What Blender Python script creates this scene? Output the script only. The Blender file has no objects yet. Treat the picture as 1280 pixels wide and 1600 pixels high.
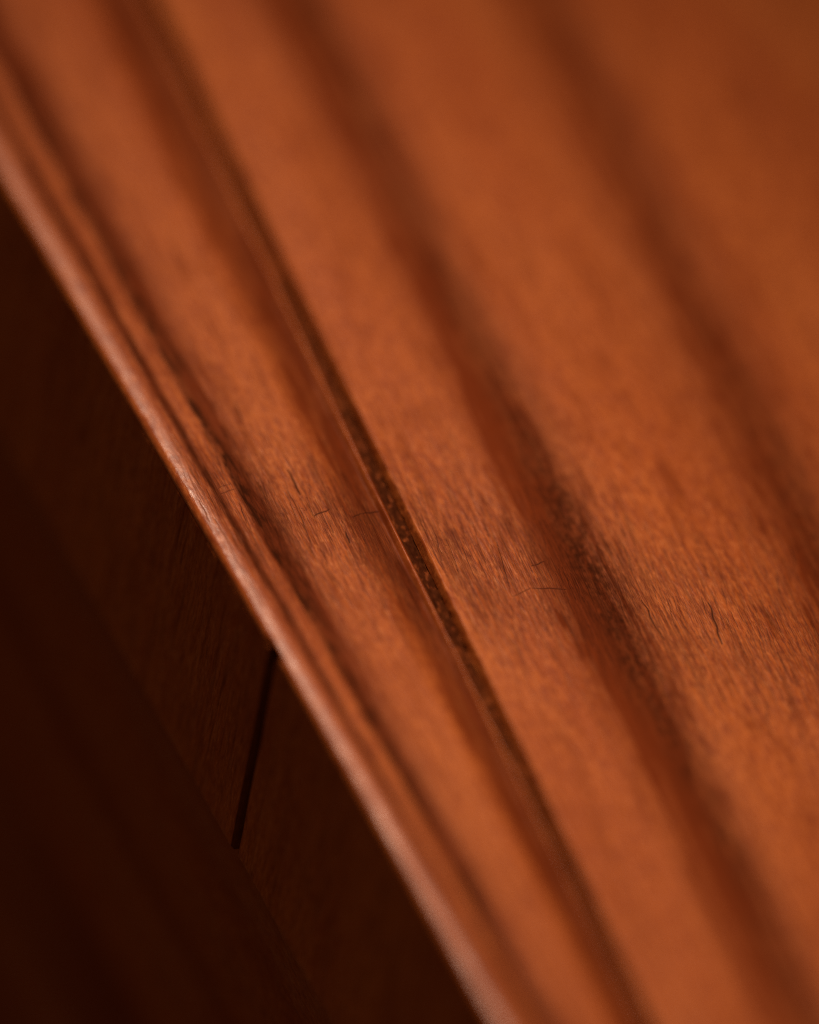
import bpy, math
import numpy as np
from mathutils import Matrix, Vector

sc = bpy.context.scene
MM = 0.001
# ------------------------------------------------------------------ camera
R = [[0.9092741, 0.1258574, -0.3967121],
     [-0.3764309, 0.6552942, -0.6548963],
     [0.1775396, 0.7448150, 0.6432187]]
C0 = (-0.18131604, -0.32744817, 0.32160935)
cam_d = bpy.data.cameras.new('camera')
cam = bpy.data.objects.new('camera', cam_d)
sc.collection.objects.link(cam)
cam.matrix_world = Matrix.Translation(C0) @ Matrix(R).to_4x4()
cam_d.sensor_fit = 'VERTICAL'
cam_d.sensor_height = 36
cam_d.lens = 225
cam_d.clip_start = 0.02
cam_d.clip_end = 20
cam_d.dof.use_dof = True
cam_d.dof.focus_distance = 0.4972
cam_d.dof.aperture_fstop = 7.3
sc.camera = cam

# ------------------------------------------------------------------ light
w = bpy.data.worlds.new('World')
sc.world = w
w.use_nodes = True
bg = w.node_tree.nodes['Background']
bg.inputs['Color'].default_value = (1.0, 0.56, 0.24, 1)
bg.inputs['Strength'].default_value = 0.088


def area(name, pos, target, sx, sy, power, color):
    l = bpy.data.lights.new(name, 'AREA')
    l.shape = 'RECTANGLE'
    l.size, l.size_y = sx, sy
    l.energy = power
    l.color = color
    o = bpy.data.objects.new(name, l)
    sc.collection.objects.link(o)
    o.location = pos
    d = Vector(target) - Vector(pos)
    o.rotation_euler = d.to_track_quat('-Z', 'Y').to_euler()
    return o


key = area('window_softbox', (0.072, 0.27, 0.42), (0.016, -0.016, 0), 0.09, 0.16, 0.0725, (1.0, 0.75, 0.56))
key.data.spread = math.radians(21)          # softbox with a honeycomb grid: the light falls off round the middle

sc.view_settings.view_transform = 'Standard'
sc.view_settings.look = 'None'
sc.view_settings.exposure = 0
sc.view_settings.gamma = 1
sc.cycles.use_denoising = False      # 128 samples leave only a film-like grain
sc.cycles.filter_width = 1.0

# ------------------------------------------------------------------ noise
rng = np.random.default_rng(7)
TAB = rng.random((256, 256))


def vnoise(x, y):
    xi = np.floor(x).astype(int); yi = np.floor(y).astype(int)
    fx = x - xi; fy = y - yi
    fx = fx * fx * (3 - 2 * fx); fy = fy * fy * (3 - 2 * fy)
    a = TAB[xi & 255, yi & 255]; b = TAB[(xi + 1) & 255, yi & 255]
    c = TAB[xi & 255, (yi + 1) & 255]; d = TAB[(xi + 1) & 255, (yi + 1) & 255]
    return (a * (1 - fx) + b * fx) * (1 - fy) + (c * (1 - fx) + d * fx) * fy


def fbm(x, y, o=3):
    s = 0; a = .5; t = 0
    for i in range(o):
        s = s + a * vnoise(x * 2 ** i + 17.3 * i, y * 2 ** i + 5.1 * i); t += a; a *= .5
    return s / t


def ss(e0, e1, x):
    t = np.clip((x - e0) / (e1 - e0), 0, 1)
    return t * t * (3 - 2 * t)


def bump(c, wl, wr, x):
    """soft hump centred at c, half widths left and right"""
    d = x - c
    return np.exp(-(np.where(d < 0, d / wl, d / wr)) ** 2)


# curves of the boards in mm: x as a function of y (edges and figure of the wood)
def yc(y):
    return np.clip(y, -90, 90)


def c_edge(y): return 0.30 - 0.0275 * yc(y)
def c_line(y): return 2.62 - 0.0190 * yc(y)
def c_clus(y): return 5.40 - 0.0030 * yc(y)
def c_gl(y): return 15.56 + 0.0575 * yc(y) + .00016 * np.clip(yc(y), -60, 60) ** 2
def c_gr(y): return 16.75 + 0.060 * yc(y)
def c_s2(y): return 29.75 + 0.072 * yc(y)
def c_s3(y): return 49.70 + 0.100 * yc(y)


# material coordinate u -> x ; knots at y = 0
KN_U = [0.0, 2.62, 5.40, 15.0]
KN_C = [c_edge, c_line, c_clus, c_gl]
KM_U = [16.75, 29.75, 49.7, 140.0]
KM_C = [c_gr, c_s2, c_s3, lambda y: 140 + 0.15 * yc(y)]


def warp(u, y, ku, kc):
    x = np.zeros_like(u + y)
    k = [c(y) for c in kc]
    for i in range(len(ku) - 1):
        a, b = ku[i], ku[i + 1]
        lo = a if i else -1e9
        hi = b if i < len(ku) - 2 else 1e9
        m = (u >= lo) & (u < hi)
        t = (u - a) / (b - a)
        x = np.where(m, k[i] * (1 - t) + k[i + 1] * t, x)
    return x


# ------------------------------------------------------------------ mesh helpers
def grid_mesh(name, P, attrs=None, smooth=True):
    """P: (n, m, 3) in mm"""
    n, m = P.shape[:2]
    me = bpy.data.meshes.new(name)
    idx = np.arange(n * m).reshape(n, m)
    f = np.stack([idx[:-1, :-1], idx[:-1, 1:], idx[1:, 1:], idx[1:, :-1]], -1).reshape(-1, 4)
    me.vertices.add(n * m)
    me.vertices.foreach_set('co', (P.reshape(-1) * MM).astype(np.float32))
    me.loops.add(f.size)
    me.loops.foreach_set('vertex_index', f.reshape(-1).astype(np.int32))
    me.polygons.add(len(f))
    me.polygons.foreach_set('loop_start', np.arange(0, f.size, 4, dtype=np.int32))
    me.update(calc_edges=True)
    me.polygons.foreach_set('use_smooth', np.full(len(f), smooth))
    for k, v in (attrs or {}).items():
        a = me.attributes.new(k, 'FLOAT', 'POINT')
        a.data.foreach_set('value', np.broadcast_to(v, (n, m)).reshape(-1).astype(np.float32))
    me.validate()
    return me


def obj(name, me, mat, parent, **props):
    o = bpy.data.objects.new(name, me)
    sc.collection.objects.link(o)
    if mat: me.materials.append(mat)
    if parent: o.parent = parent
    for k, v in props.items(): o[k] = v
    return o


def spacing(lo, flo, fhi, hi, step, grow=1.12, cap=6):
    """fine between flo and fhi, growing outside"""
    mid = np.arange(flo, fhi, step)
    out = []; p = fhi; s = step
    while p < hi:
        out.append(p); s = min(s * grow, cap); p += s
    out.append(hi)
    ins = []; p = flo - step; s = step
    while p > lo:
        ins.append(p); s = min(s * grow, cap); p -= s
    ins.append(lo)
    return np.concatenate([ins[::-1], mid, out])


# ------------------------------------------------------------------ pores and cracks
def seg_field(X, Y, segs, fine):
    """darkest value of many short tapered strokes; X,Y grids in mm, segs (x0,y0,x1,y1,w,depth,wiggle)"""
    F = np.zeros_like(X)
    r0, r1, ax, sY = fine          # row range, column axis X at each row is nearly affine
    for (x0, y0, x1, y1, wd, dp, wg) in segs:
        # rows where s = Y + .6 X lies within the stroke
        pad = wd * 3 + .15
        # column window from material coordinate (X nearly equals ax within 2 mm)
        c0 = np.searchsorted(ax, min(x0, x1) - 2.0 - pad); c1 = np.searchsorted(ax, max(x0, x1) + 2.0 + pad)
        s_a = min(y0 + .6 * x0, y1 + .6 * x1) - 6.3 - 1.6 - pad; s_b = max(y0 + .6 * x0, y1 + .6 * x1) - 6.3 + 1.6 + pad
        q0 = np.searchsorted(sY, s_a); q1 = np.searchsorted(sY, s_b)
        if c1 <= c0 or q1 <= q0: continue
        xs = X[q0:q1, c0:c1]; ys = Y[q0:q1, c0:c1]
        dx, dy = x1 - x0, y1 - y0
        L2 = dx * dx + dy * dy; L = math.sqrt(L2)
        t = ((xs - x0) * dx + (ys - y0) * dy) / L2
        d = ((xs - x0) * dy - (ys - y0) * dx) / L
        d = d + wg * (vnoise(t * 5 + x0 * 7, np.full_like(t, y0 * 3.1)) - .5)
        tc = np.clip(t, 0, 1)
        ww = wd * (0.35 + 0.65 * np.sin(np.pi * np.clip(tc * .94 + .03, 0, 1)) ** .6)
        over = np.maximum(np.abs(t - .5) - .5, 0) * L
        v = dp * np.exp(-((d / ww) ** 2 + (over / ww) ** 2))
        np.maximum(F[q0:q1, c0:c1], v, out=F[q0:q1, c0:c1])
    return F


def grain_slope(x):
    return np.interp(x, [0, 5, 16, 30, 50, 60], [-.03, 0, .055, .08, .11, .12])


def random_pores(n, xa, xb, smax, rs):
    r = np.random.default_rng(rs)
    out = []
    # pores gather in loose families
    cx = r.uniform(xa, xb, n // 5); cs = r.normal(0, smax * .62, n // 5)
    for i in range(n):
        j = r.integers(0, len(cx))
        x = cx[j] + r.normal(0, 1.3); s = cs[j] + r.normal(0, 1.8)
        if x < xa or x > xb: continue
        y = 6.3 + s - .6 * x
        L = min(abs(r.normal(.7, 1.0)) + .25, 4.2)
        sl = grain_slope(x) + r.normal(.03, .07)
        wd = r.uniform(.022, .05) * (1.35 if L > 1.8 else 1)
        out.append((x, y, x - sl * L, y - L, wd, r.uniform(.12, .62) * (1.3 if L > 1.5 else 1), .06))
    return out


def fine_fibres(n, xa, xb, smax, rs):
    r = np.random.default_rng(rs)
    out = []
    for i in range(n):
        x = r.uniform(xa, xb); y = 6.3 + r.normal(0, smax) - .6 * x
        L = r.uniform(.9, 3.6); sl = grain_slope(x) + r.normal(.01, .03)
        out.append((x, y, x - sl * L, y - L, r.uniform(.026, .042), r.uniform(.25, .6), .03))
    return out


NARROW_CRACKS = [
    # (x0,y0,x1,y1,width,depth,wiggle) individually seen
    (9.30, 6.6, 9.15, 3.6, .11, 1.0, .05), (12.3, .45, 13.4, .75, .08, 1.0, .16), (13.4, .75, 14.7, .80, .09, 1.0, .12),
    (9.3, 1.0, 10.8, 1.6, .09, 1.0, .25), (11.1, -1.2, 10.9, -2.5, .12, 1.0, .1), (10.2, 3.2, 9.9, -.9, .035, .9, .1),
    (9.6, 3.4, 9.2, 1.0, .03, .8, .1), (2.9, 4.9, 4.3, 5.2, .06, .8, .2), (3.0, 5.5, 4.2, 5.9, .05, .8, .2),
    (4.0, 3.6, 3.7, 1.2, .05, .9, .08), (4.1, 1.2, 5.2, 1.7, .035, .8, .2), (11.5, 2.8, 11.2, -.8, .03, .85, .12),
    (12.0, 1.9, 11.7, -1.9, .03, .85, .12), (12.5, 1.9, 12.2, -2.5, .028, .8, .12), (12.9, .6, 12.6, -3.2, .03, .85, .12),
    (13.3, .0, 13.0, -3.8, .03, .85, .12), (13.7, .4, 13.4, -3.4, .028, .8, .12), (11.6, -2.6, 11.0, -5.0, .05, .8, .1),
    (8.1, 2.2, 9.0, 1.8, .05, .6, .3), (1.0, 4.6, .9, 2.0, .04, .9, .1), (1.35, 2.5, 1.45, -.8, .035, .9, .16),
]
MAIN_CRACKS = [
    (36.6, -14.6, 35.7, -19.2, .12, 1.0, .20), (31.4, -13.2, 31.2, -17.8, .09, 1.0, .25), (22.6, -4.6, 21.5, -9.9, .045, 1.0, .15),
    (24.2, -7.85, 25.5, -7.55, .08, 1.0, .1), (21.3, -10.7, 23.2, -10.2, .06, .8, .2), (23.2, -10.2, 25.9, -10.9, .075, 1.0, .15),
    (19.6, -10.3, 21.0, -9.7, .03, .55, .2), (29.9, -11.2, 29.2, -16.0, .06, .8, .2), (18.8, -3.4, 18.2, -7.6, .045, .9, .15),
    (18.2, -2.0, 17.7, -5.2, .05, .9, .15), (19.7, -4.6, 19.2, -8.2, .045, .9, .15), (17.6, -.5, 17.3, -3.3, .05, .9, .2),
    (17.5, -3.2, 18.6, -4.2, .035, .8, .3), (26.6, -8.4, 26.1, -12.2, .04, .9, .15), (27.2, -8.8, 26.7, -12.6, .04, .9, .15),
    (27.9, -8.8, 27.4, -13.0, .04, .9, .15), (25.9, -8.8, 25.4, -12.0, .035, .8, .15), (34.2, -13.0, 33.6, -15.8, .04, .7, .2),
    (39.7, -17.2, 39.2, -20.0, .04, .6, .2), (20.9, -5.4, 20.4, -8.8, .03, .7, .2), (33.0, -14.6, 32.8, -17.8, .04, .7, .2),
]


# ------------------------------------------------------------------ wood materials
def wood(name, seed=0.0, dark=1.0, rough=0.33, coat=0.10, horizontal=False):
    m = bpy.data.materials.new(name)
    m.use_nodes = True
    nt = m.node_tree; N = nt.nodes; Lk = nt.links
    b = N['Principled BSDF']
    at = {}
    for k in ('stain', 'soot_shade', 'pore', 'polish'):  # second mask: dark staining, plus shade painted in the side joint
        n = N.new('ShaderNodeAttribute'); n.attribute_name = k; at[k] = n.outputs['Fac']
    tc = N.new('ShaderNodeTexCoord')

    def noise(scale, sx, sy, sz, detail=4, rgh=.55):
        mp = N.new('ShaderNodeMapping')
        mp.inputs['Scale'].default_value = (sx, sz, sy) if horizontal else (sx, sy, sz)
        mp.inputs['Location'].default_value = (seed, seed * 1.7, seed * .3)
        mp.inputs['Rotation'].default_value = (0, 0, 0.07)
        Lk.new(tc.outputs['Object'], mp.inputs['Vector'])
        n = N.new('ShaderNodeTexNoise')
        n.inputs['Scale'].default_value = scale
        n.inputs['Detail'].default_value = detail
        n.inputs['Roughness'].default_value = rgh
        Lk.new(mp.outputs['Vector'], n.inputs['Vector'])
        return n.outputs['Fac']

    def ramp(f, p0, p1, v0, v1):
        r = N.new('ShaderNodeMapRange')
        r.inputs['From Min'].default_value = p0; r.inputs['From Max'].default_value = p1
        r.inputs['To Min'].default_value = v0; r.inputs['To Max'].default_value = v1
        Lk.new(f, r.inputs['Value']); return r.outputs['Result']

    def mix(f, c0, c1, mode='MIX'):
        x = N.new('ShaderNodeMix'); x.data_type = 'RGBA'; x.blend_type = mode
        if isinstance(f, float): x.inputs[0].default_value = f
        else: Lk.new(f, x.inputs[0])
        for i, c in ((6, c0), (7, c1)):
            if isinstance(c, tuple): x.inputs[i].default_value = (*[v * dark for v in c], 1) if mode == 'MIX' else (*c, 1)
            else: Lk.new(c, x.inputs[i])
        return x.outputs[2]

    def mul(a, v):
        n = N.new('ShaderNodeMath'); n.operation = 'MULTIPLY'
        Lk.new(a, n.inputs[0])
        if isinstance(v, float): n.inputs[1].default_value = v
        else: Lk.new(v, n.inputs[1])
        return n.outputs[0]

    def add(a, c):
        n = N.new('ShaderNodeMath'); n.operation = 'ADD'; n.use_clamp = False
        Lk.new(a, n.inputs[0]); Lk.new(c, n.inputs[1]); return n.outputs[0]

    broad = noise(1, 110, 18, 110, 3)
    fib = noise(1, 3400, 330, 3400, 3, .6)
    mott = noise(1, 1300, 620, 1300, 3, .6)
    col = mix(ramp(broad, .35, .65, 0, 1), (.395, .090, .0180), (.475, .128, .028))
    col = mix(ramp(fib, .48, .64, 0, .7), col, (.25, .048, .012))
    col = mix(ramp(mott, .50, .68, 0, .28), col, (.28, .055, .015))
    col = mix(ramp(mott, .44, .25, 0, .3), col, (.56, .18, .055))
    speck = noise(1, 3300, 1050, 3300, 3, .65)
    col = mix(ramp(speck, .51, .65, 0, .60), col, (.21, .038, .010))
    col = mix(ramp(speck, .45, .32, 0, .6), col, (.60, .19, .055))
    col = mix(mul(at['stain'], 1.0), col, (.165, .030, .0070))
    col = mix(mul(at['soot_shade'], .93), col, (.040, .011, .0048))
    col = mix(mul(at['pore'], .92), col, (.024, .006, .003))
    Lk.new(col, b.inputs['Base Color'])
    rg = add(ramp(mott, .3, .7, rough - .06, rough + .12), add(mul(at['pore'], .4), mul(at['soot_shade'], .18)))
    Lk.new(rg, b.inputs['Roughness'])
    b.inputs['IOR'].default_value = 1.5
    spn = N.new('ShaderNodeMath'); spn.operation = 'MULTIPLY'
    Lk.new(ramp(at['polish'], 0, 1, .055, .21), spn.inputs[0]); Lk.new(ramp(at['soot_shade'], 0, 1, 1, .15), spn.inputs[1])
    Lk.new(mul(spn.outputs[0], ramp(at['stain'], 0, 1, 1, .15)), b.inputs['Specular IOR Level'])
    Lk.new(mul(at['polish'], coat * .3), b.inputs['Coat Weight'])
    b.inputs['Coat Roughness'].default_value = .22
    # micro relief
    h = add(mul(mott, .5), mul(fib, .8))
    h = add(h, mul(speck, .8))
    h = add(h, mul(noise(1, 7000, 4500, 7000, 2), .35))
    bp = N.new('ShaderNodeBump')
    bp.inputs['Strength'].default_value = .5
    bp.inputs['Distance'].default_value = .000045
    Lk.new(h, bp.inputs['Height'])
    Lk.new(bp.outputs['Normal'], b.inputs['Normal'])
    Lk.new(bp.outputs['Normal'], b.inputs['Coat Normal'])
    return m


M_top = wood('lacquered_reddish_wood', 0.0)
M_strip = wood('lacquered_reddish_wood_strip', 3.1)
M_side = wood('side_wood', 6.7, dark=.84, rough=.5, coat=.05)
M_upright = wood('side_wood_upright_grain', 4.4, dark=.95, rough=.5, coat=.05, horizontal=True)
M_groove = wood('sooty_groove_wood', 9.2, dark=.8, rough=.6, coat=.0)
M_groove.node_tree.nodes['Principled BSDF'].inputs['Specular IOR Level'].default_value = .12

M_joint_shade = wood('painted_joint_shade', 1.2, dark=.25, rough=.8, coat=.0)  # near-black colour standing in for shade inside the open joint

# ------------------------------------------------------------------ the table
table = bpy.data.objects.new('wooden_table', None)
sc.collection.objects.link(table)
table['label'] = 'corner of a reddish brown lacquered wooden table with dark grooves and worn rounded edge'
table['category'] = 'table'
table.empty_display_size = .05

YS = spacing(-170, -9, 9, 170, .085, 1.07, 3)

# ---- wide board
U = spacing(16.75, 16.75, 54, 150, .055, 1.12, 4)[1:]
U = U[U >= 16.75]
Ug, Sg = np.meshgrid(U, YS)
Yg = 6.3 + Sg - .6 * np.clip(Ug, 0, 110)
Xg = warp(Ug, Yg, KM_U, KM_C)
wob = (fbm(Yg / 9, Ug * 0 + 3.3, 3) - .5) * .7
u = Ug + wob
edge_wear = (fbm(Yg / .9, Ug * 0 + 8, 3) - .5) * .22
d0 = Ug - 16.75
Z = -0.75 * np.clip(1 - (d0 + edge_wear * .6) / .35, 0, 1) ** 2            # worn arris at the groove
rag = (fbm(Ug * 2.2, Yg / 1.6, 3) - .5) * 2.4
Z += -.07 * bump(29.4, 2.2, 2.2, u) - .07 * bump(49.4, 2.4, 2.4, u)   # shallow flutes
Z += (fbm(Ug / 9, Yg / 30, 2) - .5) * .25
fine = np.exp(-(Sg / 16) ** 4)
Z += fine * ((fbm(Ug * 1.6, Yg * .55, 3) - .5) * .022 + (fbm(Ug * 5.5, Yg * 2.0, 2) - .5) * .008)
lines = fbm(Ug * 2.3 + 40, Yg / 9, 3)
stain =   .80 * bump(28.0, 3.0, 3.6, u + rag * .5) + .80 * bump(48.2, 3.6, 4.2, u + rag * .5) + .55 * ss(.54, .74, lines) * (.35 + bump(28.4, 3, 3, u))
stain += .30 * ss(.5, .75, fbm(Ug * 1.2 + 7, Yg / 3.5, 3))
stain += .18 * ss(.5, .8, fbm(Ug / 2.2, Yg / 22, 3)) + .25 * bump(26.6, 1.6, 1.6, u)
along = .62 + .38 * np.exp(-((Yg + 8) / 30) ** 2)
stain = stain * (.4 + .6 * along)
soot_shade = .74 * bump(29.4, 1.7, 2.1, u + rag * .35) + .50 * bump(49.4, 2.0, 2.6, u + rag * .4)
soot_shade *= along * (.75 + .9 * (fbm(Ug * 3.4, Yg * 2.2, 4) - .5) * 2)
segs = MAIN_CRACKS + fine_fibres(2600, 17.0, 54, 6, 31) + fine_fibres(500, 24.5, 33, 5, 32) + fine_fibres(260, 17.2, 20, 4, 33) + random_pores(2300, 17.0, 54, 11, 11) + random_pores(120, 17.1, 21.5, 5, 12) + random_pores(420, 25.0, 31.5, 6, 13)
pore = seg_field(Xg, Yg, segs, (0, 0, U, YS))
Z += -.012 * pore
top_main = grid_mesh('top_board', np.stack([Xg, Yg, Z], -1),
                     dict(polish=.08, stain=np.clip(stain, 0, 1), soot_shade=np.clip(soot_shade, 0, 1), pore=np.clip(pore, 0, 1)))
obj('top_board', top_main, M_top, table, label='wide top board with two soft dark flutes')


def skirt(name, cx, z0, z1, mat, ylo=-260, yhi=270, n=60, parent=table, st=.3, so=0.0, **kw):
    """a plain vertical-sided solid bounded by two curves"""
    ys = np.linspace(ylo, yhi, n)
    xa, xb = cx[0](ys), cx[1](ys)
    ring = [(xa, z0), (xb, z0), (xb, z1), (xa, z1), (xa, z0)]
    P = np.stack([np.stack([x, ys, np.full_like(ys, z)], -1) for x, z in ring], 1)
    me = grid_mesh(name, P, dict(stain=st, soot_shade=so, pore=0.0), smooth=False)
    return obj(name, me, mat, parent, **kw)


# body of the wide board below its worked surface
skirt('board_core', (lambda y: c_gr(y) + .02, lambda y: 0 * y + 150), -1.0, -19.8, M_side)
# ---- groove floor between the boards
yy = np.concatenate([np.arange(-260, -40, 4), np.arange(-40, 30, .16), np.arange(30, 270, 4)])
tt = np.linspace(0, 1, 34)
Tg, Yq = np.meshgrid(tt, yy)
Xq = (c_gl(Yq) - .5) * (1 - Tg) + (c_gr(Yq) + .25) * Tg
Zq = -.78 - .25 * np.sin(np.pi * Tg) + (fbm(Xq * 3.2, Yq * 1.3, 4) - .5) * .36
lump = fbm(Xq * 4.5 + 9, Yq * 2.0, 4)
me = grid_mesh('groove_floor', np.stack([Xq, Yq, Zq], -1),
               dict(stain=.5 + 0 * Tg, soot_shade=np.clip(.92 - 1.5 * ss(.5, .8, lump) * .55, 0, 1) * (.68 + .32 * np.exp(-((Yq + 2) / 26) ** 2)), pore=ss(.42, .25, lump) * .5))
obj('groove_floor', me, M_groove, table, label='dark sooty floor of the narrow groove between the boards')

# ---- narrow strip with rounded outer edge.  Profile: outer lip -> round over -> top -> slope -> bead -> groove wall
U = np.concatenate([np.linspace(-2.6, 1.6, 70)[:-1], np.arange(1.6, 16.2, .045)])
Ug, Sg = np.meshgrid(U, YS)
Yg = 6.3 + Sg - .6 * np.clip(Ug, 0, 16)
RR = .52
arc = np.clip((Ug - 1.6) / 4.2 + 1, 0, 1)            # 0 outer bottom, 1 top
th = arc * math.pi / 2
flat = np.maximum(Ug, RR)
px = np.where(Ug < 1.6, RR - RR * np.cos(th), RR + (Ug - 1.6))
pz = np.where(Ug < 1.6, -RR + RR * np.sin(th), 0)
Xg = warp(px, Yg, KN_U, KN_C)
wob = (fbm(Yg / 7, Ug * 0 + 1.3, 3) - .5) * .35
rag = (fbm(Ug * 2.5, Yg / 1.5, 3) - .5) * 1.6
u = px + wob
Z = pz.copy()
gl = (c_gl(Yg) - 15.0)
Z += -.26 * ss(10.8, 14.2, px) + .36 * bump(14.52, .22, .26, px) - .9 * ss(14.75, 15.2, px) ** 1.5
Z += -.14 * np.clip(1 - px / 2.0, 0, 1) ** 2 - .04 * bump(5.3, 1.1, 1.3, u)
fine = np.exp(-(Sg / 16) ** 4)
Z += fine * ((fbm(Ug * 1.6, Yg * .55, 3) - .5) * .022 + (fbm(Ug * 5.5, Yg * 2.0, 2) - .5) * .008)
chip = (fbm(Yg / .8, Ug * .6 + 4, 3) - .5)
wear = bump(1.0, .8, .6, Ug)
Z += wear * chip * .10
Xg = Xg + wear * chip * .16
lines = fbm(Ug * 2.6 + 40, Yg / 8, 3)
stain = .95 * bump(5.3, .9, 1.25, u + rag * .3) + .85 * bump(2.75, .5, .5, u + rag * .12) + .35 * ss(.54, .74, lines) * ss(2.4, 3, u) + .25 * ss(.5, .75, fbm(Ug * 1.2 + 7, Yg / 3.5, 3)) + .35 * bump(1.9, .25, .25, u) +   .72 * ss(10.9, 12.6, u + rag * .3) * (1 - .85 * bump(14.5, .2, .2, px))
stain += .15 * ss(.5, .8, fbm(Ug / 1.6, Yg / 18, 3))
soot_shade = 1.15 * ss(4.30, 4.62, u + rag * .12) * np.exp(-np.clip(u - 4.7, 0, 9) / 1.1) * (.5 + .8 * ss(.35, .65, fbm(Ug * 2.6, Yg * .6, 3))) +   .80 * bump(2.75, .36, .36, u + rag * .12) + .9 * ss(14.7, 14.95, px) + .36 * ss(11.6, 13.4, u) * ss(14.45, 14.2, px)
soot_shade *= .8 + .7 * (fbm(Ug * 3.0, Yg * .8, 4) - .5) * 2
soot_shade = np.maximum(soot_shade, .9 * ss(14.7, 14.95, px))
notch = np.exp(-((Yg + 12.3) / .7) ** 4) * (Ug < 1.6) * ss(.72, .5, arc)
soot_shade = np.maximum(soot_shade, notch)  # dent painted dark as the shade at the top of the joint
Xg = Xg + notch * .5
segs = NARROW_CRACKS + fine_fibres(550, 1.0, 14.3, 5, 41) + fine_fibres(420, 10.8, 14.3, 4, 42) + fine_fibres(200, 4.3, 7, 4, 43) + random_pores(620, .9, 14.3, 9, 21) + random_pores(380, 10.8, 14.3, 6, 22) + random_pores(380, 4.4, 7.4, 7, 23)
pore = seg_field(Xg, Yg, segs, (0, 0, U, YS)) * (Ug > -.6)
pore *= ss(.0, 1.2, Ug) * .8 + .2
Z += -.012 * pore
polish = np.clip(ss(1.9, .8, u) + .5 * bump(14.5, .25, .3, px) + .04, 0, 1)
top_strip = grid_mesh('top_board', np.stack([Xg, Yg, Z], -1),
                      dict(polish=polish, stain=np.clip(stain, 0, 1), soot_shade=np.clip(soot_shade, 0, 1), pore=np.clip(pore, 0, 1)))
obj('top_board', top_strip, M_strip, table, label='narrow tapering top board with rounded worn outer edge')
skirt('board_core', (lambda y: c_edge(y) + 1.6, lambda y: c_gl(y) + .1), -1.25, -20.2, M_side)

# ---- side boards with the open joint
JY = -12.35


def side_board(ya, yb, proud, ztop, label, seed):
    ys = np.concatenate([[ya, ya, ya + .15], np.arange(ya + .4, yb - .4, .25 if abs(yb - ya) < 400 else 1.0), [yb - .15, yb, yb]])
    ys = np.clip(ys, ya, yb)
    z = [(2.2, 0), (.6, 0)]
    prof = []
    r = .45
    for a in np.linspace(0, math.pi / 2, 8):
        prof.append((-proud + r - r * math.sin(a), ztop - r + r * math.cos(a)))
    zs = list(np.linspace(ztop - r - .5, -21.0, 60))
    prof = [(2.0, ztop)] + prof + [(-proud, zz) for zz in zs] + [(-proud + .35, -21.4), (2.0, -21.45)]
    prof = np.array(prof)
    Pz, Py = np.meshgrid(prof[:, 1], ys)
    Pr = np.broadcast_to(prof[:, 0], Pz.shape)
    X = c_edge(Py) + Pr
    Py = Py + .045 * (Pz + 1) * np.exp(-((Py - JY) / 4) ** 2)
    n = (fbm(Py * 1.1 + seed, Pz * .12, 3) - .5)
    X = X + n * .10 * (Pr < .2)
    X[0, :] = c_edge(Py[0]) + 3; X[-1, :] = c_edge(Py[-1]) + 3
    st = .35 + .5 * n
    endg = np.zeros_like(X); endg[:2] = .7; endg[-2:] = .7      # shade of the joint painted on the end faces
    me = grid_mesh('side_board', np.stack([X, Py, Pz], -1), dict(stain=np.clip(st, 0, 1), soot_shade=endg, pore=ss(.60, .8, fbm(Py * 6.5 + seed, Pz * .22, 3)) * .35))
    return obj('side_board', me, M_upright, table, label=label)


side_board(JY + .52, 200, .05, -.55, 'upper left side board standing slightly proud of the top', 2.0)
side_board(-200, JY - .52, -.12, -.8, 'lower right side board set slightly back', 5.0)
skirt('joint_shade_strip', (lambda y: c_edge(y) + 1.58, lambda y: c_edge(y) + 1.75), -.7, -21.3, M_joint_shade, ylo=-17, yhi=-10, n=4, so=1.0)  # added dark strip, stands for the shade deep in the open joint

# ---- apron rail below the side boards
ys = np.arange(-240, 260, 2.0)
prof = np.array([(2.5, -21.5), (2.5, -21.8)] + [(2.5 + .6 * math.sin(k / 5.), -21.9 - k * 1.4) for k in range(1, 56)] + [(3.5, -100), (20, -100)])
Pz, Py = np.meshgrid(prof[:, 1], ys)
X = c_edge(Py) + prof[:, 0][None, :] + (fbm(Pz / 6, Py / 60, 2) - .5) * .8
st = .28 + .6 * fbm(Pz / 5 + 3, Py / 90, 3)
me = grid_mesh('apron_rail', np.stack([X, Py, Pz], -1), dict(stain=np.clip(st, 0, 1), soot_shade=np.clip(st - .6, 0, 1), pore=0.0))
obj('apron_rail', me, M_side, table, label='dark apron rail under the table top')
